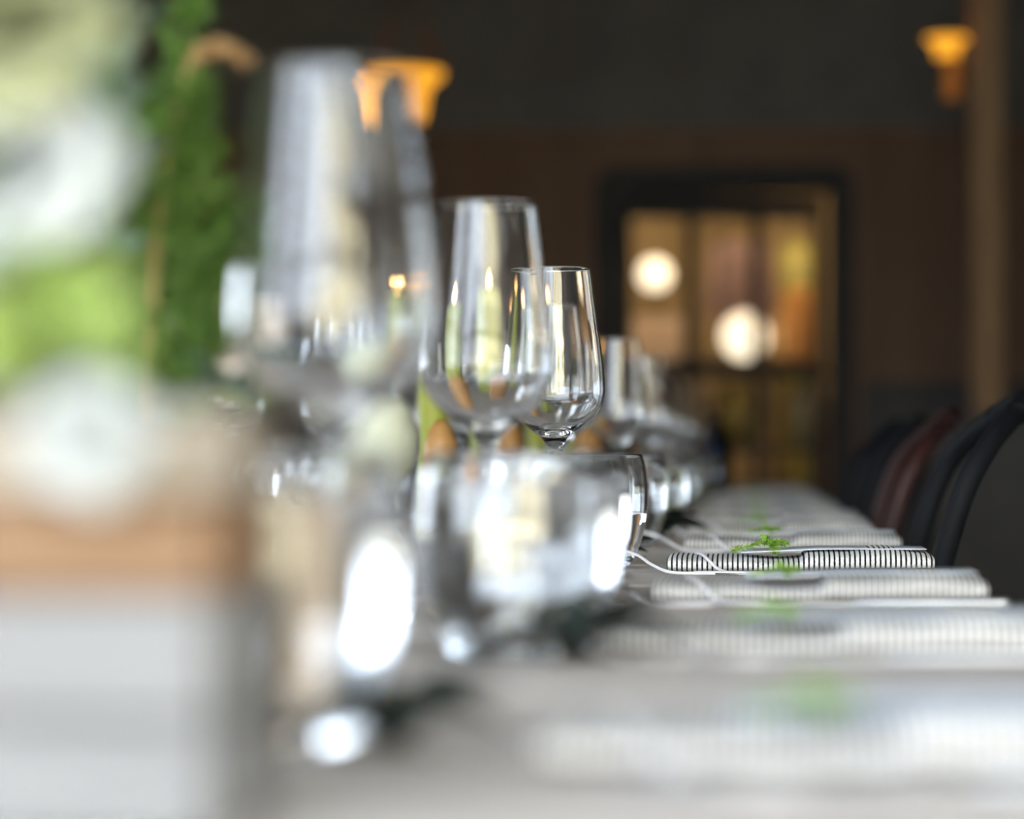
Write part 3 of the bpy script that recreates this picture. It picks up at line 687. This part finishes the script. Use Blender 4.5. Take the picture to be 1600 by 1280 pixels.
leafy('tall grey green eucalyptus branch behind the cream flower', (PX-.015, PY-.01, TZ+.08), (-.300, 1.20, TZ+.31), 14, me_sage, 26, 'eucalyptus_branch', 'eucalyptus', smin=.9, smax=1.3)
leafy('tall grey green eucalyptus branch between the white flower and the fern', (PX-.01, PY-.015, TZ+.08), (-.262, 1.18, TZ+.275), 14, me_sage, 27, 'eucalyptus_branch', 'eucalyptus', smin=.8, smax=1.2)
def fern(label, base, tip, wid, n, seed, m=M_FERN):
    t = thing('feathery_fern', label, 'fern', base); rnd = random.Random(seed); hd = Vector(tip)-Vector(base)
    P = spline([(0, 0, 0), (hd.x*.15, hd.y*.15, hd.z*.4), (hd.x*.5, hd.y*.5, hd.z*.75), tuple(hd)], 12)
    st = MB().tube(P, [.0015*(1-.7*i/len(P)) for i in range(len(P))], 8); lf = MB()
    for i in range(n):
        q = i/n; p = P[int((len(P)-1)*(.12+.86*q))]; ln = wid*(math.sin(math.pi*min(1, .18+.82*q)))**.7*rnd.uniform(.6, 1.1)
        a = i*2.4+rnd.uniform(-.4, .4); d_ = Vector((math.cos(a), math.sin(a), rnd.uniform(.5, 1.2))).normalized()
        Q = [p + d_*ln*s + Vector((0, 0, ln*.25*s*s)) for s in (0, .25, .5, .75, 1)]
        st.tube(Q, [.0006]*5, 4, False)
        for k in range(26):
            s = rnd.uniform(.08, 1); b = p + d_*ln*s + Vector((0, 0, ln*.25*s*s))
            e = Vector((rnd.gauss(0, 1), rnd.gauss(0, 1), rnd.gauss(.4, 1))).normalized() + d_*.8
            needle(lf, b, e, rnd.uniform(.007, .014), .0011, rnd)
    st.build('stem', M_STEM, t); o = lf.build('fronds', m, t, False); o['kind'] = 'stuff'
fern('dense dark green feathery fern standing in the clay pot', (PX+.01, PY+.005, TZ+.08), (-.262, 1.36, TZ+.275), .030, 70, 31)
fern('second feathery fern plume, leaning left out of the clay pot', (PX-.005, PY+.012, TZ+.08), (-.29, 1.39, TZ+.27), .026, 55, 32)
fern('tall thin fern plume reaching the top edge of the picture', (PX, PY+.015, TZ+.08), (-.256, 1.36, TZ+.335), .012, 40, 33)
fern('short bushy fern low beside the nearest wine glass', (PX+.018, PY+.012, TZ+.08), (-.243, 1.39, TZ+.215), .028, 50, 34)
dg = thing('dried_grass', 'brown dried grass stem arching above the fern', 'dried grass', (PX+.002, PY-.003, TZ+.08))
P = spline([(0, 0, 0), (.005, 0, .12), (.018, 0, .195), (.032, 0, .21), (.046, 0, .203)], 8)
MB().tube(P, .0016, 8).build('stem', M_DRIED, dg)
hd_ = MB(); rnd = random.Random(5)
for i in range(18, len(P)):
    for k in range(14): needle(hd_, P[i], (rnd.gauss(.6, .6), rnd.gauss(0, 1), rnd.gauss(0, .7)), rnd.uniform(.004, .008), .0012, rnd)
o_ = hd_.build('seed_head', M_DRIED, dg, False); o_['kind'] = 'stuff'
# pale bud in a small glass vase
bv = tag(MB().lathe(dense_fix([(0, 0), (.017, 0), (.020, .004), (.021, .03), (.017, .05), (.010, .060), (.010, .066)], 3) + dense_fix([(.0085, .066), (.0085, .060), (.0155, .049), (.0195, .03), (.018, .006), (0, .004)], 3), 40).build('bud_vase', M_GLASS, loc=(-.212, 1.68, TZ+.0006)), 'small clear glass bud vase holding the pale round bud', 'vase')
fb_ = thing('pale_bud', 'pale green cream round flower bud in the small glass vase', 'flower', (-.212, 1.68, TZ+.006))
MB().tube([(0, 0, 0), (.001, 0, .05), (0.0, 0, .074)], .0015, 8).build('stem', M_STEM, fb_)
MB().lathe(dense_fix([(0, .066), (.005, .068), (.011, .078), (.0175, .092), (.0195, .104), (.0175, .116), (.011, .1235), (.004, .1255), (0, .1255)], 3), 36).build('bud', M_BUD, fb_)
for k in range(5):
    a = k*1.2566
    def pf(u, q, a=a):
        s = (u-.5)*2; zz = .07+.052*q; prof = .0025+.0185*math.sin(math.pi*(.08+.78*q))**.8; aa = a + s*.75*(1-.3*q)
        return ((prof+.0012)*math.cos(aa), (prof+.0012)*math.sin(aa), zz)
    MB().grid(pf, 6, 8).build('petal', M_BUD, fb_)

# ------------------------------------------------------------------ chairs
def make_chair(label, y, m, x):
    t = thing('bentwood_chair', label, 'chair', (x, y, 0), 0, 'chairs tucked under the right table edge')
    # side uprights run from the rear leg up into the curved back
    for s in (-1, 1):
        P = spline([(-.005, s*.19, 0), (-.03, s*.19, .30), (-.045, s*.19, .46), (-.012, s*.195, .66), (.020, s*.195, .79), (.048, s*.18, .85), (.085, s*.10, .888)], 6)
        MB().tube(P, [.011]*len(P), 10).build('rear_leg', m, t)
        MB().tube(spline([(-.42, s*.19, 0), (-.40, s*.18, .25), (-.385, s*.17, .45)], 4), [.010, .0105, .011]*3, 10).build('front_leg', m, t)
    P = spline([(.083, -.115, .885), (.095, -.05, .897), (.098, 0, .90), (.095, .05, .897), (.083, .115, .885)], 5)
    MB().tube(P, .0112, 10).build('top_rail', m, t)
    MB().tube(spline([(-.012, -.195, .66), (.0, 0, .668), (-.012, .195, .66)], 6), .008, 8).build('lower_rail', m, t)
    MB().lathe([(0, .445), (.19, .445), (.2, .452), (.2, .462), (.19, .468), (.1, .462), (0, .46)], 36, cx=-.22).build('seat', m, t)
    MB().tube([(.2*math.cos(a)-.22, .2*math.sin(a)*.8, .26) for a in [R(k*15) for k in range(25)]], .007, 8).build('stretcher', m, t)
make_chair('black bentwood chair nearest the right edge of the picture', 2.86, M_CHAIRBLK, .170)
make_chair('dark red brown bentwood chair whose curved back shows beyond the table edge', 3.80, M_CHAIRRED, .170)
make_chair('black bentwood chair beyond the red brown one', 4.55, M_CHAIRBLK, .175)
make_chair('black bentwood chair farthest down the table', 5.3, M_CHAIRBLK, .175)
